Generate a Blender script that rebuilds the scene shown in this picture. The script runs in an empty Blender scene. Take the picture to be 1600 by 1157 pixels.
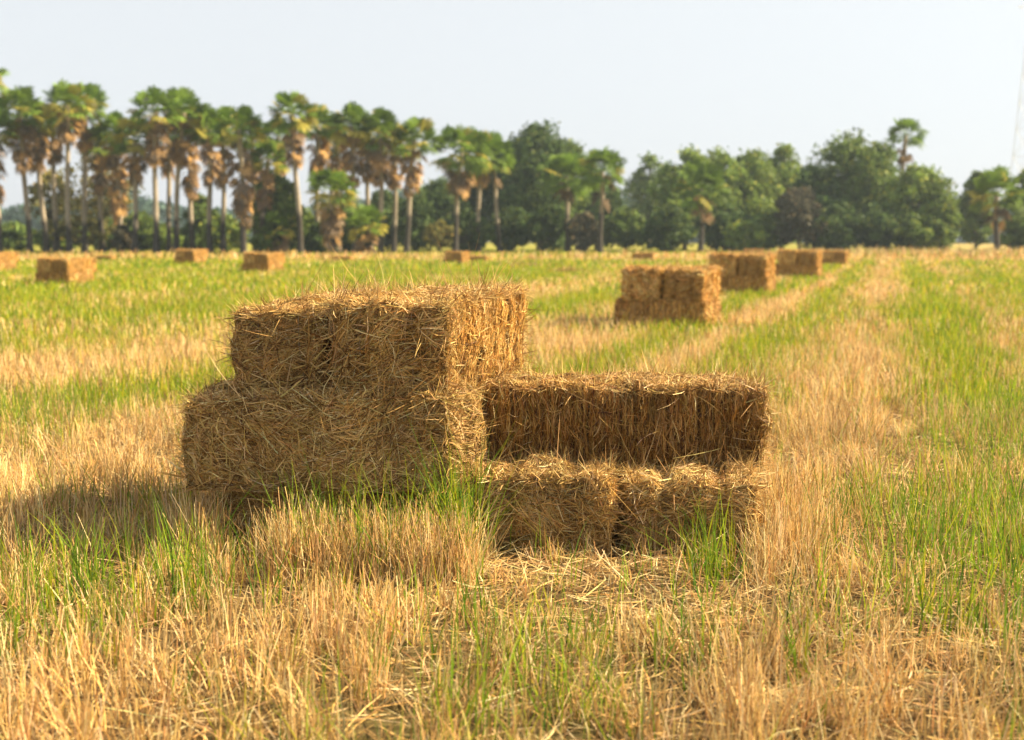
import bpy, math, random
import numpy as np
from mathutils import Vector, Matrix, Euler

R = math.radians
scene = bpy.context.scene
C = scene.collection
rng = np.random.default_rng(7)
random.seed(7)

# ------------------------------------------------------------------ camera
CAM_H, F_PX, HOR = 1.42, 1800.0, 372.0
PITCH = math.atan((578.5 - HOR) / F_PX)
cam_d = bpy.data.cameras.new("camera")
cam = bpy.data.objects.new("camera", cam_d)
C.objects.link(cam)
cam.location = (0, 0, CAM_H)
cam.rotation_euler = (R(90) - PITCH, 0, 0)
cam_d.sensor_width = 36.0
cam_d.lens = 36.0 * F_PX / 1600.0
cam_d.clip_start = 0.05
cam_d.clip_end = 6000
cam_d.dof.use_dof = True
cam_d.dof.focus_distance = 5.2
cam_d.dof.aperture_fstop = 2.1
scene.camera = cam

# ------------------------------------------------------------------ light
SUN_EL, SUN_AZ = R(36), R(82)          # azimuth clockwise from +Y (the view direction)
world = bpy.data.worlds.new("World")
scene.world = world
world.use_nodes = True
wn = world.node_tree
wn.nodes.clear()
wo = wn.nodes.new("ShaderNodeOutputWorld")
bg = wn.nodes.new("ShaderNodeBackground")
sky = wn.nodes.new("ShaderNodeTexSky")
sky.sky_type = 'NISHITA'
sky.sun_disc = False
sky.sun_elevation = SUN_EL
sky.sun_rotation = SUN_AZ
sky.air_density = 1.0
sky.dust_density = 1.6
sky.ozone_density = 1.0
hs = wn.nodes.new("ShaderNodeHueSaturation")
hs.inputs['Saturation'].default_value = 0.45
hs.inputs['Value'].default_value = 1.0
wn.links.new(sky.outputs[0], hs.inputs['Color'])
mixw = wn.nodes.new("ShaderNodeMix")
mixw.data_type = 'RGBA'
mixw.inputs[0].default_value = 0.8
mixw.inputs[7].default_value = (3.95, 4.05, 4.35, 1)      # even bright haze high in the air
wn.links.new(hs.outputs[0], mixw.inputs[6])
wn.links.new(mixw.outputs[2], bg.inputs[0])
bg.inputs[1].default_value = 0.060
wn.links.new(bg.outputs[0], wo.inputs[0])

sun_d = bpy.data.lights.new("sun", 'SUN')
sun = bpy.data.objects.new("sun", sun_d)
C.objects.link(sun)
sun_d.energy = 5.0
sun_d.angle = R(0.6)
sun_d.color = (1.0, 0.82, 0.53)
sdir = Vector((math.sin(SUN_AZ) * math.cos(SUN_EL), math.cos(SUN_AZ) * math.cos(SUN_EL), math.sin(SUN_EL)))
sun.rotation_euler = sdir.to_track_quat('Z', 'Y').to_euler()

scene.view_settings.view_transform = 'Standard'
scene.view_settings.look = 'None'
scene.view_settings.exposure = 1.75
scene.view_settings.gamma = 1.0
cy = scene.cycles
cy.max_bounces = 6
cy.diffuse_bounces = 2
cy.glossy_bounces = 2
cy.transmission_bounces = 3
cy.volume_bounces = 0
cy.transparent_max_bounces = 4
cy.use_denoising = True

# ------------------------------------------------------------------ helpers
TH = math.atan(600.0 / F_PX)            # field rows and bale lengths run this way (clockwise from +Y)
U = np.array([math.sin(TH), math.cos(TH), 0.0])
V = np.array([math.cos(TH), -math.sin(TH), 0.0])

def at(px, D, z=0.0):
    """Point standing D metres away under image column px (1600 wide)."""
    return ((px - 800.0) / F_PX * D, D, z)

def _h(ix, iy, iz):
    n = (ix.astype(np.int64) * 374761393 + iy.astype(np.int64) * 668265263 + iz.astype(np.int64) * 2147483647) & 0xffffffff
    n = ((n ^ (n >> 13)) * 1274126177) & 0xffffffff
    n = (n ^ (n >> 16)) & 0xffff
    return n / 65535.0

def vnoise(p, s=1.0):
    """Value noise -1..1 at points p (...,3), lattice size 1/s."""
    q = np.asarray(p, float) * s + 1000.0
    i = np.floor(q)
    f = q - i
    f = f * f * (3 - 2 * f)
    ix, iy, iz = i[..., 0], i[..., 1], i[..., 2]
    r = 0
    for a in (0, 1):
        wx = f[..., 0] if a else 1 - f[..., 0]
        for b in (0, 1):
            wy = f[..., 1] if b else 1 - f[..., 1]
            for c in (0, 1):
                wz = f[..., 2] if c else 1 - f[..., 2]
                r = r + wx * wy * wz * _h(ix + a, iy + b, iz + c)
    return r * 2 - 1

def sstep(a, b, x):
    t = np.clip((x - a) / (b - a), 0, 1)
    return t * t * (3 - 2 * t)

def make_mesh(name, verts, faces, cols=None, smooth=False):
    """faces: (n,4) or (n,3) int array, or a list of such arrays."""
    if not isinstance(faces, list):
        faces = [faces]
    me = bpy.data.meshes.new(name)
    verts = np.asarray(verts, np.float32)
    me.vertices.add(len(verts))
    me.vertices.foreach_set('co', verts.ravel())
    idx = np.concatenate([f.ravel() for f in faces]).astype(np.int32)
    starts, tot, off = [], 0, 0
    for f in faces:
        n, k = f.shape
        starts.append(off + np.arange(n) * k)
        off += n * k
        tot += n
    me.loops.add(len(idx))
    me.loops.foreach_set('vertex_index', idx)
    me.polygons.add(tot)
    me.polygons.foreach_set('loop_start', np.concatenate(starts).astype(np.int32))
    if cols is not None:
        ca = me.color_attributes.new("tint", 'FLOAT_COLOR', 'POINT')
        c4 = np.ones((len(verts), 4), np.float32)
        c4[:, :3] = cols
        ca.data.foreach_set('color', c4.ravel())
    me.polygons.foreach_set('use_smooth', np.full(tot, smooth, dtype=bool))
    me.update(calc_edges=True)
    me.validate()
    return me

class Geo:
    def __init__(self):
        self.v, self.f, self.c, self.n = [], [], [], 0
    def add(self, v, f, c):
        v = np.asarray(v, float).reshape(-1, 3)
        c = np.asarray(c, float)
        if c.ndim == 1:
            c = np.tile(c, (len(v), 1))
        self.v.append(v); self.c.append(c); self.f.append(np.asarray(f) + self.n)
        self.n += len(v)
    def mesh(self, name, smooth=False):
        q = [f for f in self.f if f.shape[1] == 4]
        t = [f for f in self.f if f.shape[1] == 3]
        fl = []
        if q: fl.append(np.concatenate(q))
        if t: fl.append(np.concatenate(t))
        return make_mesh(name, np.concatenate(self.v), fl, np.concatenate(self.c), smooth)

def ribbons(g, P, W, S, col):
    """P (N,K,3) centre lines, W (N,K) half widths, S (N,K,3)|(N,3) side vectors, col (N,3)|(N,K,3)."""
    N, K = P.shape[:2]
    if S.ndim == 2:
        S = S[:, None, :]
    A = P - S * W[..., None]
    B = P + S * W[..., None]
    v = np.stack([A, B], 2).reshape(-1, 3)
    base = (np.arange(N) * K * 2)[:, None] + (np.arange(K - 1) * 2)[None, :]
    f = np.stack([base, base + 1, base + 3, base + 2], -1).reshape(-1, 4)
    if col.ndim == 2:
        col = np.repeat(col[:, None, :], K, 1)
    c = np.repeat(col[:, :, None, :], 2, 2).reshape(-1, 3)
    g.add(v, f, c)

def tube(g, pts, rad, col, n=8, cap=True):
    pts = [Vector(p) for p in pts]
    v = []
    for i, p in enumerate(pts):
        t = (pts[min(i + 1, len(pts) - 1)] - pts[max(i - 1, 0)]).normalized()
        a = t.cross(Vector((0.3, 1, 0.1))).normalized()
        b = t.cross(a)
        for k in range(n):
            w = 2 * math.pi * k / n
            v.append(p + (a * math.cos(w) + b * math.sin(w)) * rad[i])
    f = [[i * n + k, i * n + (k + 1) % n, (i + 1) * n + (k + 1) % n, (i + 1) * n + k]
         for i in range(len(pts) - 1) for k in range(n)]
    m = len(pts)
    ft = []
    if cap:
        v.append(pts[0]); v.append(pts[-1])
        c0, c1 = m * n, m * n + 1
        for k in range(n):
            ft.append([c0, (k + 1) % n, k])
            ft.append([c1, (m - 1) * n + k, (m - 1) * n + (k + 1) % n])
    v = np.array([list(q) for q in v])
    col = np.asarray(col, float)
    if col.ndim == 2:
        col = np.repeat(col, n, 0)
        if cap: col = np.concatenate([col, col[:1], col[-1:]])
    base = g.n
    g.add(v, np.array(f), col)
    if ft:
        g.f.append(np.array(ft) + base)

def link(name, me, parent=None, mats=()):
    o = bpy.data.objects.new(name, me)
    C.objects.link(o)
    if parent is not None:
        o.parent = parent
    for m in mats:
        if m.name not in [x.name for x in me.materials if x]:
            me.materials.append(m)
    return o

def tag(o, label=None, cat=None, group=None, kind=None):
    if label: o['label'] = label
    if cat: o['category'] = cat
    if group: o['group'] = group
    if kind: o['kind'] = kind
    return o

def thing(name, loc, rz, label, cat, group=None, scale=None):
    o = bpy.data.objects.new(name, None)
    o.empty_display_size = 0.2
    C.objects.link(o)
    o.location = loc
    o.rotation_euler = (0, 0, rz)
    if scale is not None: o.scale = scale if hasattr(scale, '__len__') else (scale,) * 3
    return tag(o, label, cat, group)

def dup(src, loc, rz, label, scale=None, group=None):
    o = src.copy(); C.objects.link(o)
    o.location = loc; o.rotation_euler = (0, 0, rz)
    if scale is not None: o.scale = scale if hasattr(scale, '__len__') else (scale,) * 3
    o['label'] = label
    if group: o['group'] = group
    for ch in src.children:
        c = ch.copy(); C.objects.link(c); c.parent = o
        for g2 in ch.children:
            d = g2.copy(); C.objects.link(d); d.parent = c
    return o

# ------------------------------------------------------------------ materials
def tint_mat(name, rough=0.8, transl=0.0, noise_scale=0.0, noise_amt=0.3, bump=0.0, stretch=(1, 1, 1), spec=0.2):
    m = bpy.data.materials.new(name)
    m.use_nodes = True
    nt = m.node_tree
    nt.nodes.clear()
    out = nt.nodes.new("ShaderNodeOutputMaterial")
    pr = nt.nodes.new("ShaderNodeBsdfPrincipled")
    pr.inputs['Roughness'].default_value = rough
    pr.inputs['Specular IOR Level'].default_value = spec
    at_ = nt.nodes.new("ShaderNodeAttribute")
    at_.attribute_name = "tint"
    colsock = at_.outputs['Color']
    if noise_scale:
        tc = nt.nodes.new("ShaderNodeTexCoord")
        mp = nt.nodes.new("ShaderNodeMapping")
        mp.inputs['Scale'].default_value = stretch
        nz = nt.nodes.new("ShaderNodeTexNoise")
        nz.inputs['Scale'].default_value = noise_scale
        nz.inputs['Detail'].default_value = 6
        nz.inputs['Roughness'].default_value = 0.65
        mr = nt.nodes.new("ShaderNodeMapRange")
        mr.inputs['From Min'].default_value = 0.3
        mr.inputs['From Max'].default_value = 0.7
        mr.inputs['To Min'].default_value = 1 - noise_amt
        mr.inputs['To Max'].default_value = 1 + noise_amt
        mx = nt.nodes.new("ShaderNodeVectorMath")
        mx.operation = 'SCALE'
        nt.links.new(tc.outputs['Object'], mp.inputs[0])
        nt.links.new(mp.outputs[0], nz.inputs['Vector'])
        nt.links.new(nz.outputs[0], mr.inputs[0])
        nt.links.new(colsock, mx.inputs[0])
        nt.links.new(mr.outputs[0], mx.inputs['Scale'])
        colsock = mx.outputs[0]
        if bump:
            bp = nt.nodes.new("ShaderNodeBump")
            bp.inputs['Strength'].default_value = 1.0
            bp.inputs['Distance'].default_value = bump
            nt.links.new(nz.outputs[0], bp.inputs['Height'])
            nt.links.new(bp.outputs[0], pr.inputs['Normal'])
    nt.links.new(colsock, pr.inputs['Base Color'])
    if transl:
        tr = nt.nodes.new("ShaderNodeBsdfTranslucent")
        nt.links.new(colsock, tr.inputs['Color'])
        ms = nt.nodes.new("ShaderNodeMixShader")
        ms.inputs[0].default_value = transl
        nt.links.new(pr.outputs[0], ms.inputs[1])
        nt.links.new(tr.outputs[0], ms.inputs[2])
        nt.links.new(ms.outputs[0], out.inputs[0])
    else:
        nt.links.new(pr.outputs[0], out.inputs[0])
    return m

M_STRAW = tint_mat("straw", 0.6, 0.12, spec=0.15)
M_GRASS = tint_mat("grass_blade", 0.55, 0.4, spec=0.12)
M_STUB = tint_mat("dry_stem", 0.65, 0.25, spec=0.12)
M_LEAF = tint_mat("leaf", 0.6, 0.3, spec=0.1)
M_BARK = tint_mat("bark", 0.9, 0, 3.0, 0.35, 0.02, (1, 1, 6))
M_TWINE = tint_mat("twine", 0.7)
M_METAL = tint_mat("galvanised_steel", 0.5)
M_GROUND = tint_mat("soil_and_straw", 0.95, 0, 14.0, 0.45, 0.02, (1, 1, 1), spec=0.05)

# ------------------------------------------------------------------ field maps
def row_v(x, y):
    return x * V[0] + y * V[1]

def green_map(x, y):
    v = row_v(x, y)
    p = np.stack([x, y, np.zeros_like(x)], -1)
    uu = x * U[0] + y * U[1]
    pr = np.stack([v * 1.0, uu * 0.25, np.zeros_like(x)], -1)
    w = v + 0.25 * vnoise(pr, 1.2)
    g = (0.9 * np.exp(-((w + 6.4) / 0.9) ** 2) + 0.85 * np.exp(-((w + 2.95) / 0.42) ** 2) +
         0.75 * np.exp(-((w + 1.55) / 0.42) ** 2) + 0.6 * np.exp(-((w - 0.8) / 0.4) ** 2) +
         0.6 * np.exp(-((w - 3.3) / 0.8) ** 2) + 0.5 * np.exp(-((w - 6.3) / 0.8) ** 2))
    left = sstep(-8.5, -13, v)
    g = g * (1 - left) + left * (0.66 + 0.35 * vnoise(pr, 0.35) + 0.25 * vnoise(p, 0.25))
    g = g - 0.32 * np.exp(-((w + 0.45) / 0.2) ** 2) - 0.4 * np.exp(-((w + 2.2) / 0.2) ** 2) - 0.3 * np.exp(-((w - 1.6) / 0.2) ** 2) * sstep(5, 12, y) - 0.2 * np.exp(-((w - 2.6) / 0.2) ** 2)
    g = g + 0.34 * vnoise(p, 0.9) + 0.26 * vnoise(p, 3.1) + 0.18 * vnoise(pr, 0.5)
    g = g + 0.19 + 0.40 * sstep(-0.3, 0.6, v) * sstep(80, 12, y)
    far = sstep(14, 34, y)
    g = g + far * 0.12
    bund = np.exp(-((y - 70) / 3.5) ** 2)
    g = g * (1 - 0.75 * bund)
    g = g * (1 - 0.8 * np.exp(-((x - 0.5) / 0.7) ** 4 - ((y - 4.7) / 0.5) ** 4))
    g = g * (1 - 0.5 * sstep(0.5, -0.3, x) * sstep(8.5, 6.5, y))
    return np.clip(g, 0, 1)

def short_map(x, y):
    """1 where the stubble is trampled flat."""
    p = np.stack([x, y, np.full_like(x, 3.0)], -1)
    a = np.exp(-(((x - 0.34) / 0.58) ** 2 + ((y - 4.45) / 0.60) ** 2) * 1.0) * 1.4
    v = row_v(x, y)
    b = np.exp(-((v - 0.15) / 0.25) ** 2) * 0.5
    return np.clip(a + b + 0.3 * vnoise(p, 1.3) - 0.1, 0, 1)

def ground_z(x, y):
    p = np.stack([x, y, np.zeros_like(x)], -1)
    z = 0.025 * vnoise(p, 1.1) + 0.012 * vnoise(p, 4.0)
    z = z * (1 - sstep(25, 60, y))
    z = z + 0.28 * np.exp(-((y - 70 - 0.03 * x) / 1.3) ** 2) + 0.20 * np.exp(-((y - 84 + 0.05 * x) / 1.6) ** 2)
    return z

# ------------------------------------------------------------------ ground
ys = np.concatenate([np.arange(-6, 12, 0.12), 12 * 1.03 ** np.arange(1, 160)])
ys = np.concatenate([[-100, -30], ys[ys < 430], [450]])
xs_ = np.concatenate([np.arange(-8, 8, 0.16)])
xo = 8 * 1.06 ** np.arange(0, 90)
xo = np.append(xo[xo < 400], 420)
xs_ = np.concatenate([-xo[::-1], xs_[1:], xo])
GX, GY = np.meshgrid(xs_, ys)
gx, gy = GX.ravel(), GY.ravel()
gz = ground_z(gx, gy)
gg = green_map(gx, gy)
# soil and litter between stems; the sward closes to a green or straw cover further off
cs = np.array([0.12, 0.078, 0.036]); cg = np.array([0.20, 0.20, 0.025]); ct = np.array([0.34, 0.235, 0.085])
fw = sstep(8, 40, gy)[:, None]
near = cs * (1 - gg[:, None] * 0.5) + np.array([0.07, 0.085, 0.02]) * gg[:, None] * 0.5
farc = ct * (1 - gg[:, None]) + cg * gg[:, None]
gc = near * (1 - fw) + farc * fw
nx, ny = len(xs_), len(ys)
ii = (np.arange(ny - 1)[:, None] * nx + np.arange(nx - 1)[None, :]).ravel()
gf = np.stack([ii, ii + 1, ii + nx + 1, ii + nx], -1)
ground = link("ground", make_mesh("ground", np.stack([gx, gy, gz], -1), gf, gc, True), None, [M_GROUND])
tag(ground, kind='structure')

# ------------------------------------------------------------------ straw bales
PAL = np.array([[0.56, 0.36, 0.125], [0.42, 0.25, 0.075], [0.66, 0.46, 0.19], [0.26, 0.145, 0.045], [0.50, 0.33, 0.13], [0.13, 0.068, 0.024], [0.74, 0.58, 0.30]])
PAL = PAL * np.array([0.95, 0.94, 0.92])
PALP = np.array([0.23, 0.18, 0.14, 0.15, 0.11, 0.11, 0.08])
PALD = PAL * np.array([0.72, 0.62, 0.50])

def pick_cols(n, r, pal=PAL, p=PALP):
    c = pal[r.choice(len(pal), n, p=p)]
    return np.clip(c * (0.8 + 0.4 * r.random((n, 1))) * (1 + 0.06 * r.standard_normal((n, 3))), 0.02, 0.9)

class Bale:
    """Maps points of the ideal box onto a slumped, bulging straw bale (origin at the base centre)."""
    def __init__(self, W, L, H, seed, flake='x', rough=1.0, r=0.032, skew=(0, 0)):
        self.skew, self.dark, self.gold = skew, False, 1.0
        self.h = np.array([W, L, H]) / 2
        self.seed, self.flake, self.rough, self.r = seed, flake, rough, min(r, H * 0.3)
    def map(self, p, off=0.0):
        h, r = self.h, self.r
        q = np.clip(p, -(h - r), h - r)
        d = p - q
        ln = np.linalg.norm(d, axis=-1, keepdims=True) + 1e-9
        n = d / ln
        o = p + np.array([self.seed * 7.3, self.seed * 3.1, 5.0])
        dis = 0.015 * vnoise(o, 3.7) + 0.020 * vnoise(o, 9.0) + 0.012 * vnoise(o, 24.0)
        # flakes: thin slabs stacked along the length show as vertical ribs on the long sides
        yy = p[..., 1] + 0.012 * vnoise(o, 6.0)
        fl = np.abs(((yy + self.seed) / 0.075) % 1.0 - 0.5) * 2
        jit = _h(np.floor((yy + self.seed) / 0.075 + 50), np.zeros_like(yy), np.zeros_like(yy))
        side = np.abs(n[..., 0])
        fl2 = np.abs(((yy + self.seed) / 0.031) % 1.0 - 0.5) * 2
        dis = dis - side * (0.020 * fl ** 4 + 0.010 * fl2 ** 3) + side * (jit - 0.5) * 0.020
        # twine grooves, running lengthwise over top, ends and bottom
        tx = h[0] * 0.45
        gr = np.exp(-((np.abs(p[..., 0]) - tx) / 0.028) ** 2)
        dis = dis - (1 - side) * gr * 0.045
        # ends bulge
        e = np.abs(n[..., 1])
        dis = dis + e * 0.010 * (1 - (p[..., 2] / h[2]) ** 2)
        out = q + n * (r + dis * self.rough + off)[..., None] if np.ndim(off) else q + n * (r + dis * self.rough + off)[..., None]
        sag = 0.022 * vnoise(o * np.array([1, 1, 0]), 1.6)
        out = out + np.stack([0.018 * vnoise(o, 1.9), 0.016 * vnoise(o + 7.7, 1.9), sag * (p[..., 2] / h[2])], -1)
        out = out + np.stack([self.skew[0] * out[..., 1], self.skew[1] * out[..., 0], 0 * sag], -1)
        return out + np.array([0, 0, h[2]])
    def body(self, g, step, col):
        h = self.h
        for ax in range(3):
            a, b = [(1, 2), (2, 0), (0, 1)][ax]
            na, nb = max(3, int(2 * h[a] / step)), max(3, int(2 * h[b] / step))
            A, B = np.meshgrid(np.linspace(-h[a], h[a], na + 1), np.linspace(-h[b], h[b], nb + 1))
            for s in (1, -1):
                p = np.zeros(A.shape + (3,))
                p[..., a], p[..., b], p[..., ax] = A, B, s * h[ax]
                v = self.map(p).reshape(-1, 3)
                i = (np.arange(nb)[:, None] * (na + 1) + np.arange(na)[None, :]).ravel()
                f = np.stack([i, i + 1, i + na + 2, i + na + 1], -1)
                if s < 0: f = f[:, ::-1]
                g.add(v, f, col)
    def fold(self, p, ax, s):
        """wrap overshoot of in-plane coordinates round the edge"""
        p = p.copy()
        for t in range(3):
            if t == ax: continue
            e = np.maximum(np.abs(p[..., t]) - self.h[t], 0)
            p[..., t] = np.clip(p[..., t], -self.h[t], self.h[t])
            p[..., ax] = p[..., ax] - s * e
        p[..., ax] = np.clip(p[..., ax], -self.h[ax], self.h[ax])
        return p
    def strands(self, g, ax, s, n, style, r, wmul=1.0, lmul=1.0):
        h = self.h
        a, b = [(1, 2), (2, 0), (0, 1)][ax]
        K = 5
        ca, cb = r.uniform(-h[a], h[a], n), r.uniform(-h[b], h[b], n)
        # z-angle: measured from the horizontal in-plane axis
        if style == 'flake':      # mostly upright, short
            ang = math.pi / 2 + r.standard_normal(n) * 0.22
            ang = np.where(r.random(n) < 0.16, r.uniform(0, math.pi, n), ang)
            ln = r.uniform(0.03, 0.12, n)
        elif style == 'swirl':    # ends: sweeping, mostly sideways, falling outwards
            sw = vnoise(np.stack([ca, cb, np.full(n, self.seed)], -1), 3.0)
            ang = sw * 1.3 + r.standard_normal(n) * 0.6
            ln = r.uniform(0.07, 0.30, n)
        elif style == 'rope':
            ang = math.pi / 2 + r.standard_normal(n) * 0.25
            ln = r.uniform(0.1, 0.3, n)
        else:
            sw = vnoise(np.stack([ca, cb, np.full(n, self.seed + 9)], -1), 2.2)
            ang = sw * 2.0 + r.standard_normal(n) * 1.0
            ln = r.uniform(0.06, 0.26, n)
        ln = ln * lmul
        # horizontal in-plane axis: for side faces that is the non-z one
        if ax == 2:
            ha, va = 0, 1
            ch, cv = (ca, cb)
        else:
            ha, va = (1, 2) if ax == 0 else (0, 2)
            ch, cv = (ca, cb) if a == ha else (cb, ca)
        t = np.linspace(-0.5, 0.5, K)[None, :]
        bend = r.standard_normal(n)[:, None] * (0.45 if style == 'flake' else 0.9)
        an = ang[:, None] + bend * t
        ds = (ln / (K - 1))[:, None]
        dx = np.cumsum(np.cos(an) * ds, 1); dy = np.cumsum(np.sin(an) * ds, 1)
        dx -= dx.mean(1, keepdims=True); dy -= dy.mean(1, keepdims=True)
        p = np.zeros((n, K, 3))
        p[..., ha] = ch[:, None] + dx
        p[..., va] = cv[:, None] + dy
        p[..., ax] = s * h[ax]
        q = self.fold(p, ax, s)
        lift = (0.001 + 0.020 * r.random(n) ** 1.6)[:, None] + np.where(r.random(n) < 0.35, 0.03, 0.006)[:, None] * np.maximum(t * 2, 0) ** 2 * r.random(n)[:, None]
        P = self.map(q, lift)
        stick = (r.random(n) < 0.22)[:, None, None]
        qc = np.clip(p, -h, h)
        P = np.where(stick, self.map(qc, lift) + (p - qc) * np.array([1, 1, 0.9]), P)
        P[..., 2] = np.maximum(P[..., 2], -0.01)
        d = P[:, -1] - P[:, 0]
        d /= np.linalg.norm(d, axis=1, keepdims=True) + 1e-9
        nn = np.zeros((n, 3)); nn[:, ax] = s
        sd = np.cross(nn, d)
        tw = r.standard_normal(n)[:, None] * 0.7
        S = sd * np.cos(tw) + nn * np.sin(tw)
        S /= np.linalg.norm(S, axis=1, keepdims=True) + 1e-9
        W = (r.uniform(0.0008, 0.0026, n) * np.where(r.random(n) < 0.06, 1.5, 1.0) * wmul)[:, None] * np.array([0.7, 1, 1, 0.9, 0.4])[None, :]
        pal = PAL
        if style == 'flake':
            pal = PALD if self.dark else PAL * np.array([1.22, 1.14, 1.0])      # pale cut stem ends; sunlit brightness is put into the colour too
        cc = pick_cols(n, r, pal=pal)
        mid = P[:, K // 2]
        cc = cc * (1 + 0.30 * vnoise(mid + self.seed * 5.1, 7.0) + 0.22 * vnoise(mid + self.seed * 3.3, 2.5))[:, None]
        ribbons(g, P, W, S, np.clip(cc * self.gold, 0.01, 0.9))
    def fuzz(self, g, ax, s, n, r, edge=0.0, wmul=1.0, lmul=1.0):
        h = self.h
        a, b = [(1, 2), (2, 0), (0, 1)][ax]
        K = 4
        p = np.zeros((n, 3))
        p[:, a] = r.uniform(-h[a], h[a], n)
        p[:, b] = r.uniform(-h[b], h[b], n)
        em = r.random(n) < edge
        which = r.random(n) < h[b] / (h[a] + h[b])
        sg = np.where(r.random(n) < 0.5, 1, -1)
        p[em & which, a] = (sg * h[a])[em & which] * 0.98
        p[em & ~which, b] = (sg * h[b])[em & ~which] * 0.98
        p[:, ax] = s * h[ax]
        base = self.map(p, np.full(n, -0.005))
        c0 = np.array([0, 0, h[2]])
        out = base - c0
        nn = np.zeros((n, 3)); nn[:, ax] = s
        rad = out / (np.linalg.norm(out, axis=1, keepdims=True) + 1e-9)
        d = nn * 0.45 + rad * 0.4 + r.standard_normal((n, 3)) * 0.75
        d /= np.linalg.norm(d, axis=1, keepdims=True)
        ln = (r.uniform(0.02, 0.085, n) * (1 + 1.2 * (r.random(n) < 0.07)) * lmul)[:, None, None]
        t = np.linspace(0, 1, K)[None, :, None]
        bend = r.standard_normal((n, 1, 3)) * 0.25
        P = base[:, None, :] + (d[:, None, :] * t + bend * t * t) * ln
        P[..., 2] = np.maximum(P[..., 2], 0.0)
        S = np.cross(d, r.standard_normal((n, 3)))
        S /= np.linalg.norm(S, axis=1, keepdims=True) + 1e-9
        W = (r.uniform(0.0008, 0.0018, n) * wmul)[:, None] * np.array([1, 1, 0.8, 0.25])[None, :]
        ribbons(g, P, W, S, pick_cols(n, r))
    def twines(self):
        out = []
        h = self.h
        for sx in (-1, 1):
            g = Geo()
            x = sx * h[0] * 0.45
            loop = []
            for k in range(28): loop.append((x, -h[1] + 2 * h[1] * k / 27, h[2]))
            for k in range(1, 10): loop.append((x, h[1], h[2] - 2 * h[2] * k / 10))
            for k in range(28): loop.append((x, h[1] - 2 * h[1] * k / 27, -h[2]))
            for k in range(1, 10): loop.append((x, -h[1], -h[2] + 2 * h[2] * k / 10))
            p = self.map(np.array(loop), np.full(len(loop), 0.034))
            tube(g, [tuple(q) for q in p] + [tuple(p[0])], [0.0022] * (len(p) + 1), (0.26, 0.19, 0.11), 5, False)
            out.append(g.mesh("twine", True))
        return out

BG = "straw bales left in the harvested field"

def near_bale(W, L, H, seed, loc, rz, label, styles, dens=1.0, tilt=(0, 0), skew=(0, 0)):
    r = np.random.default_rng(seed + 100)
    b = Bale(W, L, H, seed, skew=skew)
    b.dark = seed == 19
    root = thing("straw_bale", loc, rz, label, "straw bale", "bales of the near stack")
    root.rotation_euler = (tilt[0], tilt[1], rz)
    g = Geo()
    b.body(g, 0.022, (0.075, 0.040, 0.016))  # darker than the straw: shade between strands put into the body colour
    for (ax, s), st in styles.items():
        area = 4 * b.h[[(1, 2), (2, 0), (0, 1)][ax][0]] * b.h[[(1, 2), (2, 0), (0, 1)][ax][1]]
        n = int(area * (14000 if st == 'flake' else 8000) * dens)
        b.strands(g, ax, s, n, st, r)
        if st != 'flake':
            b.strands(g, ax, s, int(area * 2500 * dens), 'loose', r, 1.2, 1.2)
        else:
            b.strands(g, ax, s, int(area * 450 * dens), 'loose', r, 1.0, 0.7)
        b.fuzz(g, ax, s, int(area * (2600 if ax == 2 else 1500) * dens), r, 0.55, 1.0, 1.45)
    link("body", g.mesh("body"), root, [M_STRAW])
    for m in b.twines():
        link("twine", m, root, [M_TWINE])
    return root

def uv(px, D, du=0.0, dv=0.0):
    x, y, _ = at(px, D)
    return np.array([x, y, 0.0]) + U * du + V * dv

# faces: (0,±1) = long sides, (1,±1) = ends, (2,1) = top
FULL = {(0, 1): 'flake', (0, -1): 'flake', (1, -1): 'swirl', (1, 1): 'swirl', (2, 1): 'loose'}
LOOSE = {(2, -1): 'loose', (0, 1): 'loose', (0, -1): 'swirl', (1, -1): 'swirl', (1, 1): 'swirl', (2, 1): 'loose'}
A6 = R(6)
V6 = np.array([math.cos(A6), -math.sin(A6), 0.0])      # along the camera-side faces of the near stack
cornerF = np.array(at(698, 5.12))                       # right front corner of the middle layer
rzl = -TH                               # length along U
rzc = -A6 + R(90)                       # length across; bale -x faces the camera
SK = math.tan(TH - A6)

def P3(u, v, z):
    q = cornerF + U * u + V6 * v
    return (q[0], q[1], z)

# layer 1 (half sunk in stubble)
near_bale(0.50, 1.08, 0.32, 11, P3(0.36, -0.60, -0.03), rzc, "dark squashed bottom bale under the left half of the near stack, sunk in stubble", LOOSE, 1.0)
near_bale(0.50, 1.10, 0.32, 12, P3(0.90, -0.64, -0.03), rzc, "rear bottom bale hidden behind the squashed bottom one of the near stack", {(1, -1): 'swirl', (1, 1): 'swirl', (0, 1): 'flake', (2, 1): 'loose'}, 0.5)
# layer 2
near_bale(0.56, 1.20, 0.42, 13, P3(0.28, -0.595, 0.275), rzc, "wide shaggy middle bale lying crosswise below the two topmost bales of the near stack", LOOSE, 1.15, (R(-1.0), R(0.5)), (0, -SK))
near_bale(0.56, 1.12, 0.43, 14, P3(0.87, -0.70, 0.275), rzc, "rear crosswise middle bale, behind the wide shaggy bale of the near stack", {(1, -1): 'swirl', (1, 1): 'swirl', (0, 1): 'flake', (2, 1): 'loose'}, 0.6)
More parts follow.
